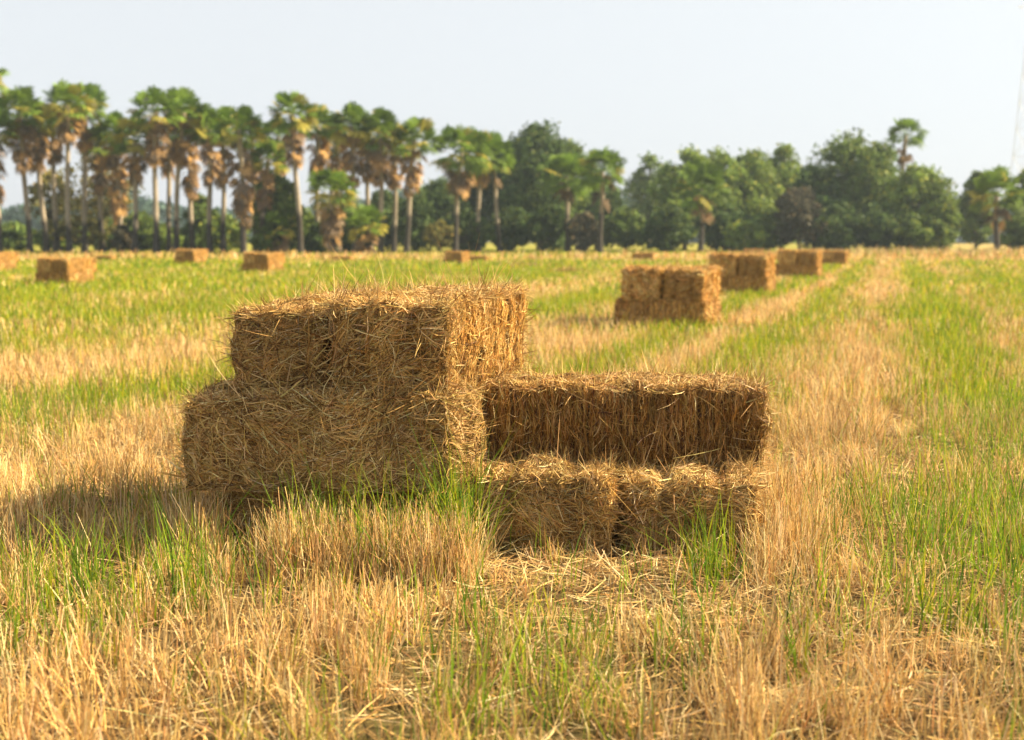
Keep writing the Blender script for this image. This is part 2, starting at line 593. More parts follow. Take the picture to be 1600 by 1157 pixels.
# layer 3
near_bale(0.42, 1.10, 0.36, 15, P3(0.69, -0.845, 0.727), rzl + R(1.5), "left of the two topmost bales on the near stack, its shaded end to the camera", {k: v for k, v in FULL.items() if k != (0, 1)}, 1.1, (R(0.5), R(-2.5)), (0, SK))
near_bale(0.52, 1.06, 0.395, 16, P3(0.58, -0.29, 0.722), rzl - R(0.5), "right of the two topmost bales on the near stack, its long side sunlit", {k: v for k, v in FULL.items() if k != (0, -1)}, 1.1, (R(0.8), 0), (0, SK))
# right wing
ra, rb_ = np.array(at(862, 5.55)), np.array(at(1081, 5.52))
near_bale(0.62, 0.90, 0.335, 17, (ra[0], ra[1], -0.01), R(-9), "left of the two low bales carrying the long ribbed bale, rounded end on trampled straw", FULL, 1.1)
near_bale(0.56, 0.90, 0.330, 18, (rb_[0], rb_[1], -0.01), R(-5), "right of the two low bales carrying the long ribbed bale, beside green blades", FULL, 1.1, (0, R(-1.5)))
RL = {(0, -1): 'flake', (0, 1): 'flake', (1, -1): 'swirl', (1, 1): 'swirl', (2, 1): 'loose'}
rc = np.array(at(960, 5.76))
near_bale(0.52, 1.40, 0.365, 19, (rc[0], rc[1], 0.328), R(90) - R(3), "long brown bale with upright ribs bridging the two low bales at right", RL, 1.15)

# ------------------------------------------------------------------ distant bales
def far_bale_meshes(seed, W=0.6, L=1.45, H=0.48, n=1500):
    r = np.random.default_rng(seed)
    b = Bale(W, L, H, seed, rough=1.3)
    b.gold = np.array([1.15, 1.06, 0.95])
    g = Geo()
    b.body(g, 0.06, (0.36, 0.22, 0.075))
    for ax, s, st in ((0, 1, 'flake'), (0, -1, 'flake'), (1, 1, 'swirl'), (1, -1, 'swirl'), (2, 1, 'loose')):
        ha, hb = [(1, 2), (2, 0), (0, 1)][ax]
        n_ = int(4 * b.h[ha] * b.h[hb] * n)
        b.strands(g, ax, s, n_, st, r, 2.6, 1.3)
        b.fuzz(g, ax, s, n_ // 6, r, 0.5, 2.2, 1.3)
    return g.mesh("body"), b.twines()

FARM = []
for sd in (41, 42, 43):
    body, tw = far_bale_meshes(sd)
    FARM.append((body, tw))

_proto = {}
def far_bale(k, loc, rz, label, group, sc=1.0):
    if k not in _proto:
        root = thing("straw_bale", loc, rz, label, "straw bale", group, sc)
        link("body", FARM[k][0], root, [M_STRAW])
        for m in FARM[k][1]:
            link("twine", m, root, [M_TWINE])
        _proto[k] = root
        return root
    return dup(_proto[k], loc, rz, label, sc, group)

def stack(px, D, sc, name, layers=2, rot=0.0, z0=-0.02):
    """px = column of the front-left corner. Lower layer crosswise, upper one lengthwise."""
    c = uv(px, D)
    th = TH + R(rot)
    u = np.array([math.sin(th), math.cos(th), 0]); v = np.array([math.cos(th), -math.sin(th), 0])
    grp = "distant straw bale stacks"
    def pos(a, b, z):
        q = c + u * a * sc + v * b * sc
        return (q[0], q[1], z)
    z1 = z0 + ground_z(np.array([c[0]]), np.array([c[1]]))[0]
    if layers == 1:
        far_bale(random.randrange(3), pos(0.3, 0.72, z1), -th + R(90), "single straw bale, " + name, grp, sc)
        return
    far_bale(0, pos(0.30, 0.69, z1), -th + R(90), "front bottom straw bale of the stack " + name, grp, sc)
    far_bale(1, pos(0.90, 0.71, z1), -th - R(90), "rear bottom straw bale of the stack " + name, grp, sc)
    far_bale(2, pos(0.70, 0.36, z1 + 0.475 * sc), -th + R(1.5), "top left straw bale of the stack " + name, grp, sc)
    far_bale(1, pos(0.73, 1.08, z1 + 0.475 * sc), -th + R(180 - 2), "top right straw bale of the stack " + name, grp, sc)

stack(964, 18.3, 1.0, "at the near end of the right-hand row")
stack(1102, 28.5, 1.07, "second in the right-hand row")
stack(1210, 40, 1.02, "third in the right-hand row")
stack(1282, 57, 0.82, "at the far end of the right-hand row")
stack(58, 34.5, 0.86, "nearest on the left side of the field")
stack(380, 46, 0.86, "before the palms, left of centre")
stack(275, 60, 0.86, "farther off before the leaning palms")
stack(-38, 48, 0.86, "cut by the left edge of the picture")
stack(150, 67, 0.8, "beyond the nearest left stack", 1)
stack(520, 66, 0.8, "before the low palms near the bank", 1)
stack(694, 61, 0.74, "in the middle distance near the bank")
stack(730, 66, 0.8, "right beside the middle distance stack", 1)
stack(988, 68, 0.85, "showing over the near end of the right row", 1, z0=0.1)
stack(1160, 84, 0.95, "lying pale on the far bank", 1)

# loose heaps
def heap(px, D, w, h, label):
    r = np.random.default_rng(int(px))
    g = Geo()
    n = 900
    a = r.uniform(0, 2 * math.pi, n); q = np.sqrt(r.random(n))
    base = np.stack([np.cos(a) * q * w, np.sin(a) * q * w * 0.6, h * (1 - q ** 2) * r.random(n)], -1)
    d = r.standard_normal((n, 3)) * np.array([1, 1, 0.35]); d /= np.linalg.norm(d, axis=1, keepdims=True)
    t = np.linspace(-0.5, 0.5, 3)[None, :, None]
    P = base[:, None, :] + d[:, None, :] * t * 0.35
    P[..., 2] = np.maximum(P[..., 2], 0.0)
    S = np.cross(d, r.standard_normal((n, 3))); S /= np.linalg.norm(S, axis=1, keepdims=True)
    ribbons(g, P, np.full((n, 3), 0.008), S, pick_cols(n, r) * 0.85)
    o = link("straw_heap", g.mesh("straw_heap"), None, [M_STRAW])
    o.location = at(px, D)
    tag(o, label, "straw heap", "loose straw heaps")
heap(815, 56, 1.3, 0.22, "low flat heap of loose straw in the green field, left of the other heap")
heap(886, 46, 0.9, 0.25, "low dark heap of loose straw in the green field, nearer the right-hand row")

# ------------------------------------------------------------------ grass and stubble
DRY = np.array([[0.68, 0.46, 0.20], [0.54, 0.33, 0.12], [0.78, 0.59, 0.32], [0.40, 0.25, 0.10], [0.66, 0.53, 0.30], [0.22, 0.14, 0.06], [0.72, 0.44, 0.17]])
DRY = DRY * np.array([0.98, 0.975, 0.92])
DRYP = np.array([0.22, 0.2, 0.16, 0.14, 0.12, 0.06, 0.10])
GRN = np.array([[0.170, 0.275, 0.016], [0.270, 0.350, 0.018], [0.080, 0.160, 0.014], [0.40, 0.40, 0.03], [0.170, 0.270, 0.030]])
GRN = GRN * np.array([0.92, 0.94, 0.6])
GRNP = np.array([0.27, 0.25, 0.18, 0.13, 0.17])

# footprints no stem may pierce: (cx, cy, rz, half across, half along)
FOOT = []
for o in bpy.data.objects:
    if o.name.startswith("straw_bale") and o.parent is None and o.location.z < 0.15:
        b = o.children[0]
        xsz = [v for v in (b.data.vertices[i].co for i in range(0, len(b.data.vertices), 97))]
        hx = np.percentile([abs(v.x) for v in xsz], 92) * o.scale[0]
        hy = np.percentile([abs(v.y) for v in xsz], 92) * o.scale[0]
        FOOT.append((o.location.x, o.location.y, o.rotation_euler.z, hx, hy))

def clear_of_bales(x, y, pad=0.0):
    ok = np.ones(len(x), bool)
    for cx, cyy, rz, hx, hy in FOOT:
        dx, dy = x - cx, y - cyy
        lx = dx * math.cos(rz) + dy * math.sin(rz)
        ly = -dx * math.sin(rz) + dy * math.cos(rz)
        ok &= ~((np.abs(lx) < hx + pad) & (np.abs(ly) < hy + pad))
    return ok

def scatter(y0, y1, dens, r, margin=0.56, extra=0.7):
    n = int(dens * ((y1 - y0) * extra * 2 + margin * (y1 ** 2 - y0 ** 2)))
    # y density proportional to the width of the strip
    y = np.empty(0)
    wmax = margin * y1 + extra
    while len(y) < n:
        c = r.uniform(y0, y1, n * 2)
        c = c[r.random(len(c)) < (margin * c + extra) / wmax]
        y = np.concatenate([y, c])
    y = y[:n]
    x = r.uniform(-1, 1, n) * (margin * y + extra)
    return x, y

def blades(g, x, y, hgt, wid, lean, curve, r, pal, pp, K=4, tipw=0.15, hue=None):
    n = len(x)
    z = ground_z(x, y)
    az = r.uniform(0, 2 * math.pi, n)
    d = np.stack([np.cos(az) * np.abs(lean), np.sin(az) * np.abs(lean), np.ones(n)], -1)
    d /= np.linalg.norm(d, axis=1, keepdims=True)
    t = np.linspace(0, 1, K)[None, :, None]
    az2 = az + r.standard_normal(n) * 0.5
    b = np.stack([np.cos(az2), np.sin(az2), -0.35 * np.ones(n)], -1)[:, None, :] * (t ** 2) * curve[:, None, None]
    P = np.stack([x, y, z - 0.01], -1)[:, None, :] + (d[:, None, :] * t + b) * hgt[:, None, None]
    a3 = r.uniform(0, 2 * math.pi, n)
    S = np.stack([np.cos(a3), np.sin(a3), np.zeros(n)], -1)
    prof = 1 - (1 - tipw) * np.linspace(0, 1, K) ** 1.8
    W = wid[:, None] * prof[None, :]
    c = pick_cols(n, r, pal, pp)
    if hue is not None:
        c = np.clip(c * hue[:, None], 0, 0.9)
    ribbons(g, P, W, S, c)

def patch(x, y):
    # straw weathers grey or darker here and there
    return 0.90 + 0.34 * vnoise(np.stack([x, y, 0 * x + 21], -1), 2.2) + 0.32 * vnoise(np.stack([x, y, 0 * x + 31], -1), 9.0)

def tufts(x, y, per, spread, r):
    X = np.repeat(x, per) + r.standard_normal(len(x) * per) * spread
    Y = np.repeat(y, per) + r.standard_normal(len(x) * per) * spread
    return X, Y

r = np.random.default_rng(5)
gs, gr_, gl = Geo(), Geo(), Geo()
# --- near tier: stems in tufts
tx, ty = scatter(2.2, 9.5, 95, r)
G = green_map(tx, ty); SH = short_map(tx, ty)
keep = r.random(len(tx)) < (1.0 - 0.55 * G) * (1 - 0.72 * SH)
sx, sy = tx[keep], ty[keep]
th_ = (0.12 + 0.10 * r.random(len(sx))) * (1 + 0.25 * vnoise(np.stack([sx, sy, sx * 0], -1), 1.4)) * (1 - 0.55 * SH[keep])
X, Y = tufts(sx, sy, 17, 0.024, r)
H_ = np.repeat(th_, 17) * r.uniform(0.45, 1.25, len(X))
ok = clear_of_bales(X, Y, 0.015)
X, Y, H_ = X[ok], Y[ok], H_[ok]
blades(gs, X, Y, H_, r.uniform(0.0011, 0.0027, len(X)), np.abs(r.standard_normal(len(X))) * 0.34, r.standard_normal(len(X)) * 0.22, r, DRY, DRYP, 3, 0.6, patch(X, Y))
# leafy dry blades
X, Y = tufts(sx, sy, 4, 0.045, r)
ok = clear_of_bales(X, Y, 0.02); X, Y = X[ok], Y[ok]
blades(gs, X, Y, r.uniform(0.08, 0.26, len(X)), r.uniform(0.0015, 0.0035, len(X)), np.abs(r.standard_normal(len(X))) * 0.7, np.abs(r.standard_normal(len(X))) * 0.7, r, DRY, DRYP, 4, 0.1)
# green shoots
keep = r.random(len(tx)) < 0.05 + 0.75 * G ** 1.3 * (1 - 0.4 * SH)
x2, y2 = tx[keep], ty[keep]
X, Y = tufts(x2, y2, 6, 0.035, r)
ok = clear_of_bales(X, Y, 0.02); X, Y = X[ok], Y[ok]
hh = r.uniform(0.12, 0.36, len(X)) * (0.75 + 0.4 * green_map(X, Y))
blades(gr_, X, Y, hh, r.uniform(0.0016, 0.0036, len(X)), np.abs(r.standard_normal(len(X))) * 0.26, r.standard_normal(len(X)) * 0.30, r, GRN, GRNP, 5, 0.08)
# lying litter
X, Y = scatter(2.2, 9.5, 1300, r)
SHl = short_map(X, Y)
k = r.random(len(X)) < 0.45 + 0.55 * SHl
X, Y = X[k], Y[k]
ok = clear_of_bales(X, Y, -0.03); X, Y = X[ok], Y[ok]
n = len(X)
a = r.uniform(0, 2 * math.pi, n); ln = r.uniform(0.05, 0.24, n)
t = np.linspace(-0.5, 0.5, 4)[None, :, None]
d = np.stack([np.cos(a), np.sin(a), r.standard_normal(n) * 0.22], -1)[:, None, :]
bend = np.stack([-np.sin(a), np.cos(a), 0 * a], -1)[:, None, :] * (r.standard_normal(n) * 0.25)[:, None, None]
P = np.stack([X, Y, ground_z(X, Y) + 0.006 + 0.035 * r.random(n) ** 2], -1)[:, None, :] + (d * t + bend * t * t) * ln[:, None, None]
P[..., 2] = np.maximum(P[..., 2], ground_z(P[..., 0], P[..., 1]) + 0.003)
S = np.stack([-np.sin(a), np.cos(a), r.standard_normal(n) * 0.5], -1); S /= np.linalg.norm(S, axis=1, keepdims=True)
ribbons(gl, P, r.uniform(0.0012, 0.0028, n)[:, None] * np.array([.7, 1, 1, .5])[None, :], S, pick_cols(n, r, DRY, DRYP) * 0.92)

# --- farther tiers
def tier(y0, y1, dens, w, hs, greenw=1.0):
    x, y = scatter(y0, y1, dens, r)
    G = green_map(x, y); SH = short_map(x, y)
    isg = r.random(len(x)) < G * 0.85 * greenw + 0.02
    ok = clear_of_bales(x, y, 0.05)
    k = ok & ~isg & (r.random(len(x)) > 0.4 * SH)
    bund = np.exp(-((y - 71 - 0.03 * x) / 5.0) ** 2) * 0.8
    n = k.sum()
    hgt = r.uniform(0.08, 0.22, n) * hs * (1 + 0.25 * vnoise(np.stack([x[k], y[k], 0 * x[k]], -1), 0.7)) * (1 + bund[k])
    blades(gs, x[k], y[k], hgt, w * r.uniform(0.7, 1.3, n), np.abs(r.standard_normal(n)) * 0.3, r.standard_normal(n) * 0.25, r, DRY, DRYP, 3, 0.4)
    k = ok & isg; n = k.sum()
    hgt = r.uniform(0.10, 0.26, n) * hs * (1 + 0.5 * bund[k])
    blades(gr_, x[k], y[k], hgt, w * 1.2 * r.uniform(0.7, 1.3, n), np.abs(r.standard_normal(n)) * 0.3, r.standard_normal(n) * 0.3, r, GRN * np.array([1.3, 1.08, 1.0]), GRNP, 3, 0.15)
tier(9.5, 16, 620, 0.0040, 1.0)
tier(16, 28, 230, 0.0075, 1.0)
tier(28, 50, 75, 0.015, 1.0)
tier(50, 120, 22, 0.035, 1.15)
# rough grass on the banks before the trees: tall and dry at right, greener at left
n = 42000
y = r.uniform(71, 100, n); x = r.uniform(-60, 62, n)
right = sstep(14, 26, x + 4 * vnoise(np.stack([x, y, 0 * x], -1), 0.2))
hh = (0.25 + 0.55 * right) * r.uniform(0.5, 1.1, n) * (0.7 + 0.5 * vnoise(np.stack([x, y, 0 * x + 5], -1), 0.5))
isg = r.random(n) < 0.62 - 0.42 * right
for m_, g_, pal_, pp_ in ((isg, gr_, GRN * np.array([1.2, 1.0, 1.3]), GRNP), (~isg, gs, DRY * np.array([0.85, 0.88, 0.95]), DRYP)):
    k = m_.sum()
    blades(g_, x[m_], y[m_], np.maximum(hh[m_], 0.08), 0.045 * r.uniform(0.6, 1.3, k), np.abs(r.standard_normal(k)) * 0.3, r.standard_normal(k) * 0.3, r, pal_, pp_, 3, 0.2)
# taller uncut clumps against the stack and its right end
for (pa, pb, Da, Db, nt, hlo, hhi, gfrac) in ((415, 745, 4.5, 4.98, 170, 0.18, 0.36, 0.0), (1185, 1290, 4.5, 6.0, 100, 0.16, 0.33, 0.0), (268, 330, 4.9, 5.5, 36, 0.2, 0.34, 0.0),
                                       (455, 740, 4.6, 5.0, 42, 0.3, 0.56, 1.0), (1085, 1185, 4.45, 5.05, 16, 0.16, 0.42, 1.0), (240, 420, 4.0, 4.9, 22, 0.2, 0.42, 1.0), (690, 740, 4.9, 5.06, 16, 0.45, 0.62, 1.0), (60, 300, 4.2, 6.4, 20, 0.2, 0.36, 1.0), (-60, 190, 3.5, 4.7, 42, 0.16, 0.36, 1.0), (1330, 1640, 3.6, 6.2, 90, 0.14, 0.34, 1.0), (1020, 1300, 3.5, 4.4, 18, 0.16, 0.32, 1.0), (830, 1010, 3.3, 3.9, 14, 0.14, 0.3, 1.0)):
    D_ = r.uniform(Da, Db, nt); px_ = r.uniform(pa, pb, nt)
    x = (px_ - 800) / F_PX * D_
    X, Y = tufts(x, D_, 8 if gfrac else 15, 0.03, r)
    ok = clear_of_bales(X, Y, 0.015); X, Y = X[ok], Y[ok]; n = len(X)
    H_ = r.uniform(hlo, hhi, n) * r.uniform(0.7, 1.0, n)
    if gfrac:
        blades(gr_, X, Y, H_, r.uniform(0.002, 0.004, n), np.abs(r.standard_normal(n)) * 0.25, r.standard_normal(n) * 0.32, r, GRN, GRNP, 5, 0.08)
    else:
        blades(gs, X, Y, H_, r.uniform(0.0010, 0.0024, n), np.abs(r.standard_normal(n)) * 0.3, r.standard_normal(n) * 0.2, r, DRY, DRYP, 3, 0.6)
tag(link("stubble", gs.mesh("stubble"), None, [M_STUB]), "dry golden rice stubble standing over the whole field", "stubble", kind='stuff')
tag(link("grass", gr_.mesh("grass"), None, [M_GRASS]), "fresh green rice shoots growing between the stubble in bands", "grass", kind='stuff')
tag(link("straw_litter", gl.mesh("straw_litter"), None, [M_STUB]), "loose pale straw lying flat among the stubble", "straw litter", kind='stuff')

# ------------------------------------------------------------------ palms
def fan_leaf(g, o, d, up, pet, rad, col, r, segs=18, fold=0.0, droop=0.2):
    """o: start, d: direction; the blade is a pleated fan of tapering segments."""
    d = d / np.linalg.norm(d)
    side = np.cross(d, up); side /= np.linalg.norm(side) + 1e-9
    nn = np.cross(side, d)
    hub = o + d * pet + np.array([0, 0, -droop * pet * 0.3])
    P = np.stack([o, (o + hub) / 2 + np.array([0, 0, 0.03]), hub])[None]
    ribbons(g, P, np.full((1, 3), 0.03), side[None], np.array([col * 0.9]))
    an = np.linspace(-2.1, 2.1, segs) + r.standard_normal(segs) * 0.04
    L = rad * (0.78 + 0.22 * np.cos(an * 0.6)) * r.uniform(0.88, 1.08, segs)
    dirs = d[None] * np.cos(an)[:, None] + side[None] * np.sin(an)[:, None]
    pleat = nn[None] * (np.where(np.arange(segs) % 2, 1, -1) * 0.05)[:, None]
    mid = hub + dirs * (L * 0.6)[:, None] + pleat * rad + nn * fold * rad * 0.3
    tip = hub + dirs * L[:, None] + nn * fold * rad * 0.5 + np.array([0, 0, -1]) * (droop * rad * (0.4 + 0.5 * r.random(segs)))[:, None]
    hubs = np.repeat(hub[None], segs, 0)
    P = np.stack([hubs, mid, tip], 1)
    S = np.cross(dirs, nn[None]); S /= np.linalg.norm(S, axis=1, keepdims=True) + 1e-9
    wmid = L * 0.6 * math.sin(4.2 / segs * 0.62)
    W = np.stack([np.full(segs, 0.012), wmid, wmid * 0.15], 1)
    c = col[None] * r.uniform(0.85, 1.15, (segs, 1))
    ribbons(g, P, W, S, c)

def palm_meshes(seed, Hc, dead_len, crown_r, nleaf, ndead, lean=0.0, yellow=0.2):
    """Hc = height of the crown centre."""
    r = np.random.default_rng(seed)
    tr, cr, de = Geo(), Geo(), Geo()
    n = 22
    pts, rad, cols = [], [], []
    for i in range(n):
        t = i / (n - 1)
        pts.append((lean * t ** 1.4 * Hc + 0.05 * math.sin(t * 7 + seed), 0.04 * math.sin(t * 5 + seed), Hc * t))
        rad.append(0.21 - 0.05 * t + 0.16 * math.exp(-t * Hc / 0.7) + 0.012 * (i % 2) + 0.03 * max(0, 1 - abs(t - 0.85) / 0.15))
        k = r.uniform(0.85, 1.15)
        base = np.array([0.30, 0.255, 0.20]) * k
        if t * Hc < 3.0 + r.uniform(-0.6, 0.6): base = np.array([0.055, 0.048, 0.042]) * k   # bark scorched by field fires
        cols.append(base)
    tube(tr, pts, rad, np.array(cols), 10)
    top = np.array(pts[-1])
    for i in range(nleaf):
        a = i * 2.39996 + r.uniform(-0.25, 0.25)
        e = math.asin(np.clip(1 - 1.5 * (i + 0.5) / nleaf, -0.75, 0.99)) + r.uniform(-0.15, 0.15)
        d = np.array([math.cos(a) * math.cos(e), math.sin(a) * math.cos(e), math.sin(e)])
        pet = crown_r * r.uniform(0.42, 0.66)
        rad_ = crown_r * r.uniform(0.36, 0.47)
        g_ = np.array([0.125, 0.200, 0.026]) * r.uniform(0.6, 1.45)
        if r.random() < yellow * (1.5 if e < 0.1 else 0.5): g_ = np.array([0.38, 0.34, 0.06])
        up = np.array([0, 0, 1.0]) if abs(d[2]) < 0.9 else np.array([math.cos(a + 1.5), math.sin(a + 1.5), 0.1])
        up = up + r.standard_normal(3) * 0.35
        fan_leaf(cr, top + d * 0.15, d, up, pet, rad_, g_, r, 16, r.uniform(-0.3, 0.5), 0.25 + 0.25 * (e < 0))
    for i in range(ndead):
        t = r.random() ** 0.8
        a = r.uniform(0, 2 * math.pi)
        zz = Hc - 0.2 - t * dead_len * 0.8
        k = (zz / Hc)
        o = np.array([lean * k ** 1.4 * Hc + math.cos(a) * 0.2, math.sin(a) * 0.2, zz])
        e = R(-35) - t * R(38) + r.uniform(-0.15, 0.15)
        d = np.array([math.cos(a) * math.cos(e), math.sin(a) * math.cos(e), math.sin(e)])
        col = [np.array([0.40, 0.25, 0.11]), np.array([0.27, 0.18, 0.10]), np.array([0.50, 0.31, 0.12]), np.array([0.22, 0.165, 0.115])][r.integers(4)]
        fan_leaf(de, o, d, np.array([math.cos(a), math.sin(a), 0.3]) + r.standard_normal(3) * 0.3, crown_r * r.uniform(0.18, 0.38) * (1 - 0.45 * t), crown_r * r.uniform(0.28, 0.40) * (1 - 0.3 * t), col * r.uniform(0.8, 1.2) * (0.55 if ndead < 10 else 1.0), r, 12, 0.6, 0.5)
    return tr.mesh("trunk", True), cr.mesh("crown"), de.mesh("dead_leaves")

def palm(seed, px_base, px_top, y_top, D, dead_px, crown_px, label, nleaf=40, ndead=34, yellow=0.2, group="fan palms standing along the field edge"):
    s = F_PX / D
    Htop = CAM_H + (HOR - y_top) / s
    cr = crown_px * 1.13 / s
    Hc = Htop - cr * 0.86
    lean = (px_top - px_base) / s / Hc
    tm, cm, dm = palm_meshes(seed, Hc, dead_px / s, cr, nleaf, ndead, lean, yellow)
    root = thing("fan_palm", at(px_base, D, 0.0), 0, label, "palm tree", group)
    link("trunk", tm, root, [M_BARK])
    link("crown", cm, root, [M_LEAF])
    link("dead_leaves", dm, root, [M_LEAF])

PALMS = [  # base, top, ytop, D, skirt px, crown radius px, label
    (-22, -22, 82, 84, 75, 44, "tallest fan palm, only its right fringe showing at the left picture edge"),
    (4, -2, 168, 92, 120, 40, "long skirted fan palm at the left picture edge, lower than its tall neighbour"),
    (50, 45, 140, 94, 95, 40, "dense crowned fan palm with a brown skirt, behind the nearest left bale stack"),
    (76, 66, 160, 97, 80, 36, "slim fan palm with a narrow brown skirt, right behind the nearest left bale stack"),
    (112, 118, 134, 92, 60, 37, "high fan palm, left of the twin pair, with orange dead leaves under its crown"),
    (137, 146, 134, 96, 70, 35, "high fan palm, right of the twin pair, bare clean trunk and a ragged dark skirt"),
    (193, 190, 180, 96, 150, 35, "fan palm whose shaggy dead skirt hangs almost to the ground"),
    (214, 222, 186, 92, 70, 36, "fan palm with a wide yellowish crown and slim pale trunk"),
    (246, 254, 144, 90, 90, 37, "fan palm with a bent trunk swelling at its black foot and a high crown"),
    (277, 296, 146, 92, 80, 36, "fan palm with the most slanting trunk of the left group"),
    (303, 304, 168, 95, 120, 32, "fan palm with a stiff dark skirt, right of the slanting one"),
    (331, 336, 172, 92, 90, 35, "fan palm with a low orange skirt before hazy woods"),
    (384, 382, 170, 88, 170, 38, "stout fan palm with a grey shaggy trunk behind the centre left stack"),
    (408, 426, 222, 90, 80, 30, "shorter slanting fan palm beside a green leafy tree"),
    (471, 462, 150, 88, 75, 36, "high fan palm with few upright leaves and a long narrow brown skirt"),
    (497, 502, 168, 94, 80, 34, "fan palm with a pale trunk and round brown skirt, over the low palms"),
    (530, 530, 190, 98, 85, 34, "fan palm half hidden behind the low palm thicket"),
    (556, 553, 166, 92, 95, 36, "fan palm with a yellow green crown above the low palm with brown skirt"),
    (597, 598, 178, 92, 80, 35, "fan palm with a straight clean trunk and a dark brown skirt"),
    (617, 622, 196, 100, 70, 32, "fan palm with a thin trunk before the dark wood"),
    (636, 650, 188, 92, 85, 36, "fan palm with a slanting trunk at the right end of the left group"),
    (711, 722, 198, 98, 60, 44, "broad crowned fan palm standing alone before the dark wood"),
    (780, 770, 212, 104, 40, 36, "fan palm with a thick black trunk at the edge of the big dark tree"),
    (887, 884, 238, 104, 30, 40, "fan palm with a stout trunk in front of the big round tree"),
    (937, 940, 234, 98, 60, 36, "fan palm with a round drooping crown and dark trunk right of the big tree"),
    (1094, 1094, 256, 104, 40, 42, "fan palm standing in front of the bright green grove"),
    (1400, 1405, 186, 108, 45, 30, "lone fan palm rising above the big round trees at right"),
    (1553, 1548, 268, 92, 45, 40, "short stout fan palm with a rounded crown near the right edge"),
    (93, 94, 166, 101, 60, 32, "small crowned fan palm squeezed left of the high twin pair"),
    (164, 164, 198, 101, 80, 30, "small fan palm in the gap just right of the high twin pair"),
    (268, 272, 184, 102, 70, 31, "fan palm crowded between the bent trunk palm and the slanting one"),
    (352, 357, 176, 100, 85, 33, "fan palm between the low orange skirt palm and the stout shaggy one"),
    (402, 400, 192, 101, 70, 30, "fan palm tucked close behind the right shoulder of the stout shaggy one"),
    (448, 440, 190, 103, 60, 28, "small fan palm left of the high palm with upright leaves"),
    (577, 578, 184, 101, 75, 32, "fan palm crowded between the yellow green crown and the straight clean trunk"),
    (747, 752, 208, 103, 45, 34, "fan palm overlapping the right side of the broad crowned palm"),
]
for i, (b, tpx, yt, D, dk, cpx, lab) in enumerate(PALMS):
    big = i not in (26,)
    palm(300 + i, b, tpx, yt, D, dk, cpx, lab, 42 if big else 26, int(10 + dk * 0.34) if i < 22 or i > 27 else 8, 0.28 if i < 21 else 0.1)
# low trunkless palms
for i, (b, yt, D, dk, cpx, lab) in enumerate([
    (521, 262, 86, 90, 38, "low fan palm with a thick brown skirt in the thicket left of centre"),
    (575, 320, 84, 60, 32, "lowest fan palm with orange leaves just above the grass"),
    (440, 330, 90, 40, 26, "small young fan palm at the foot of the leafy green tree")]):
    palm(360 + i, b, b, yt, D, dk, cpx, lab, 36, 40, 0.3, "low fan palms in the thicket")

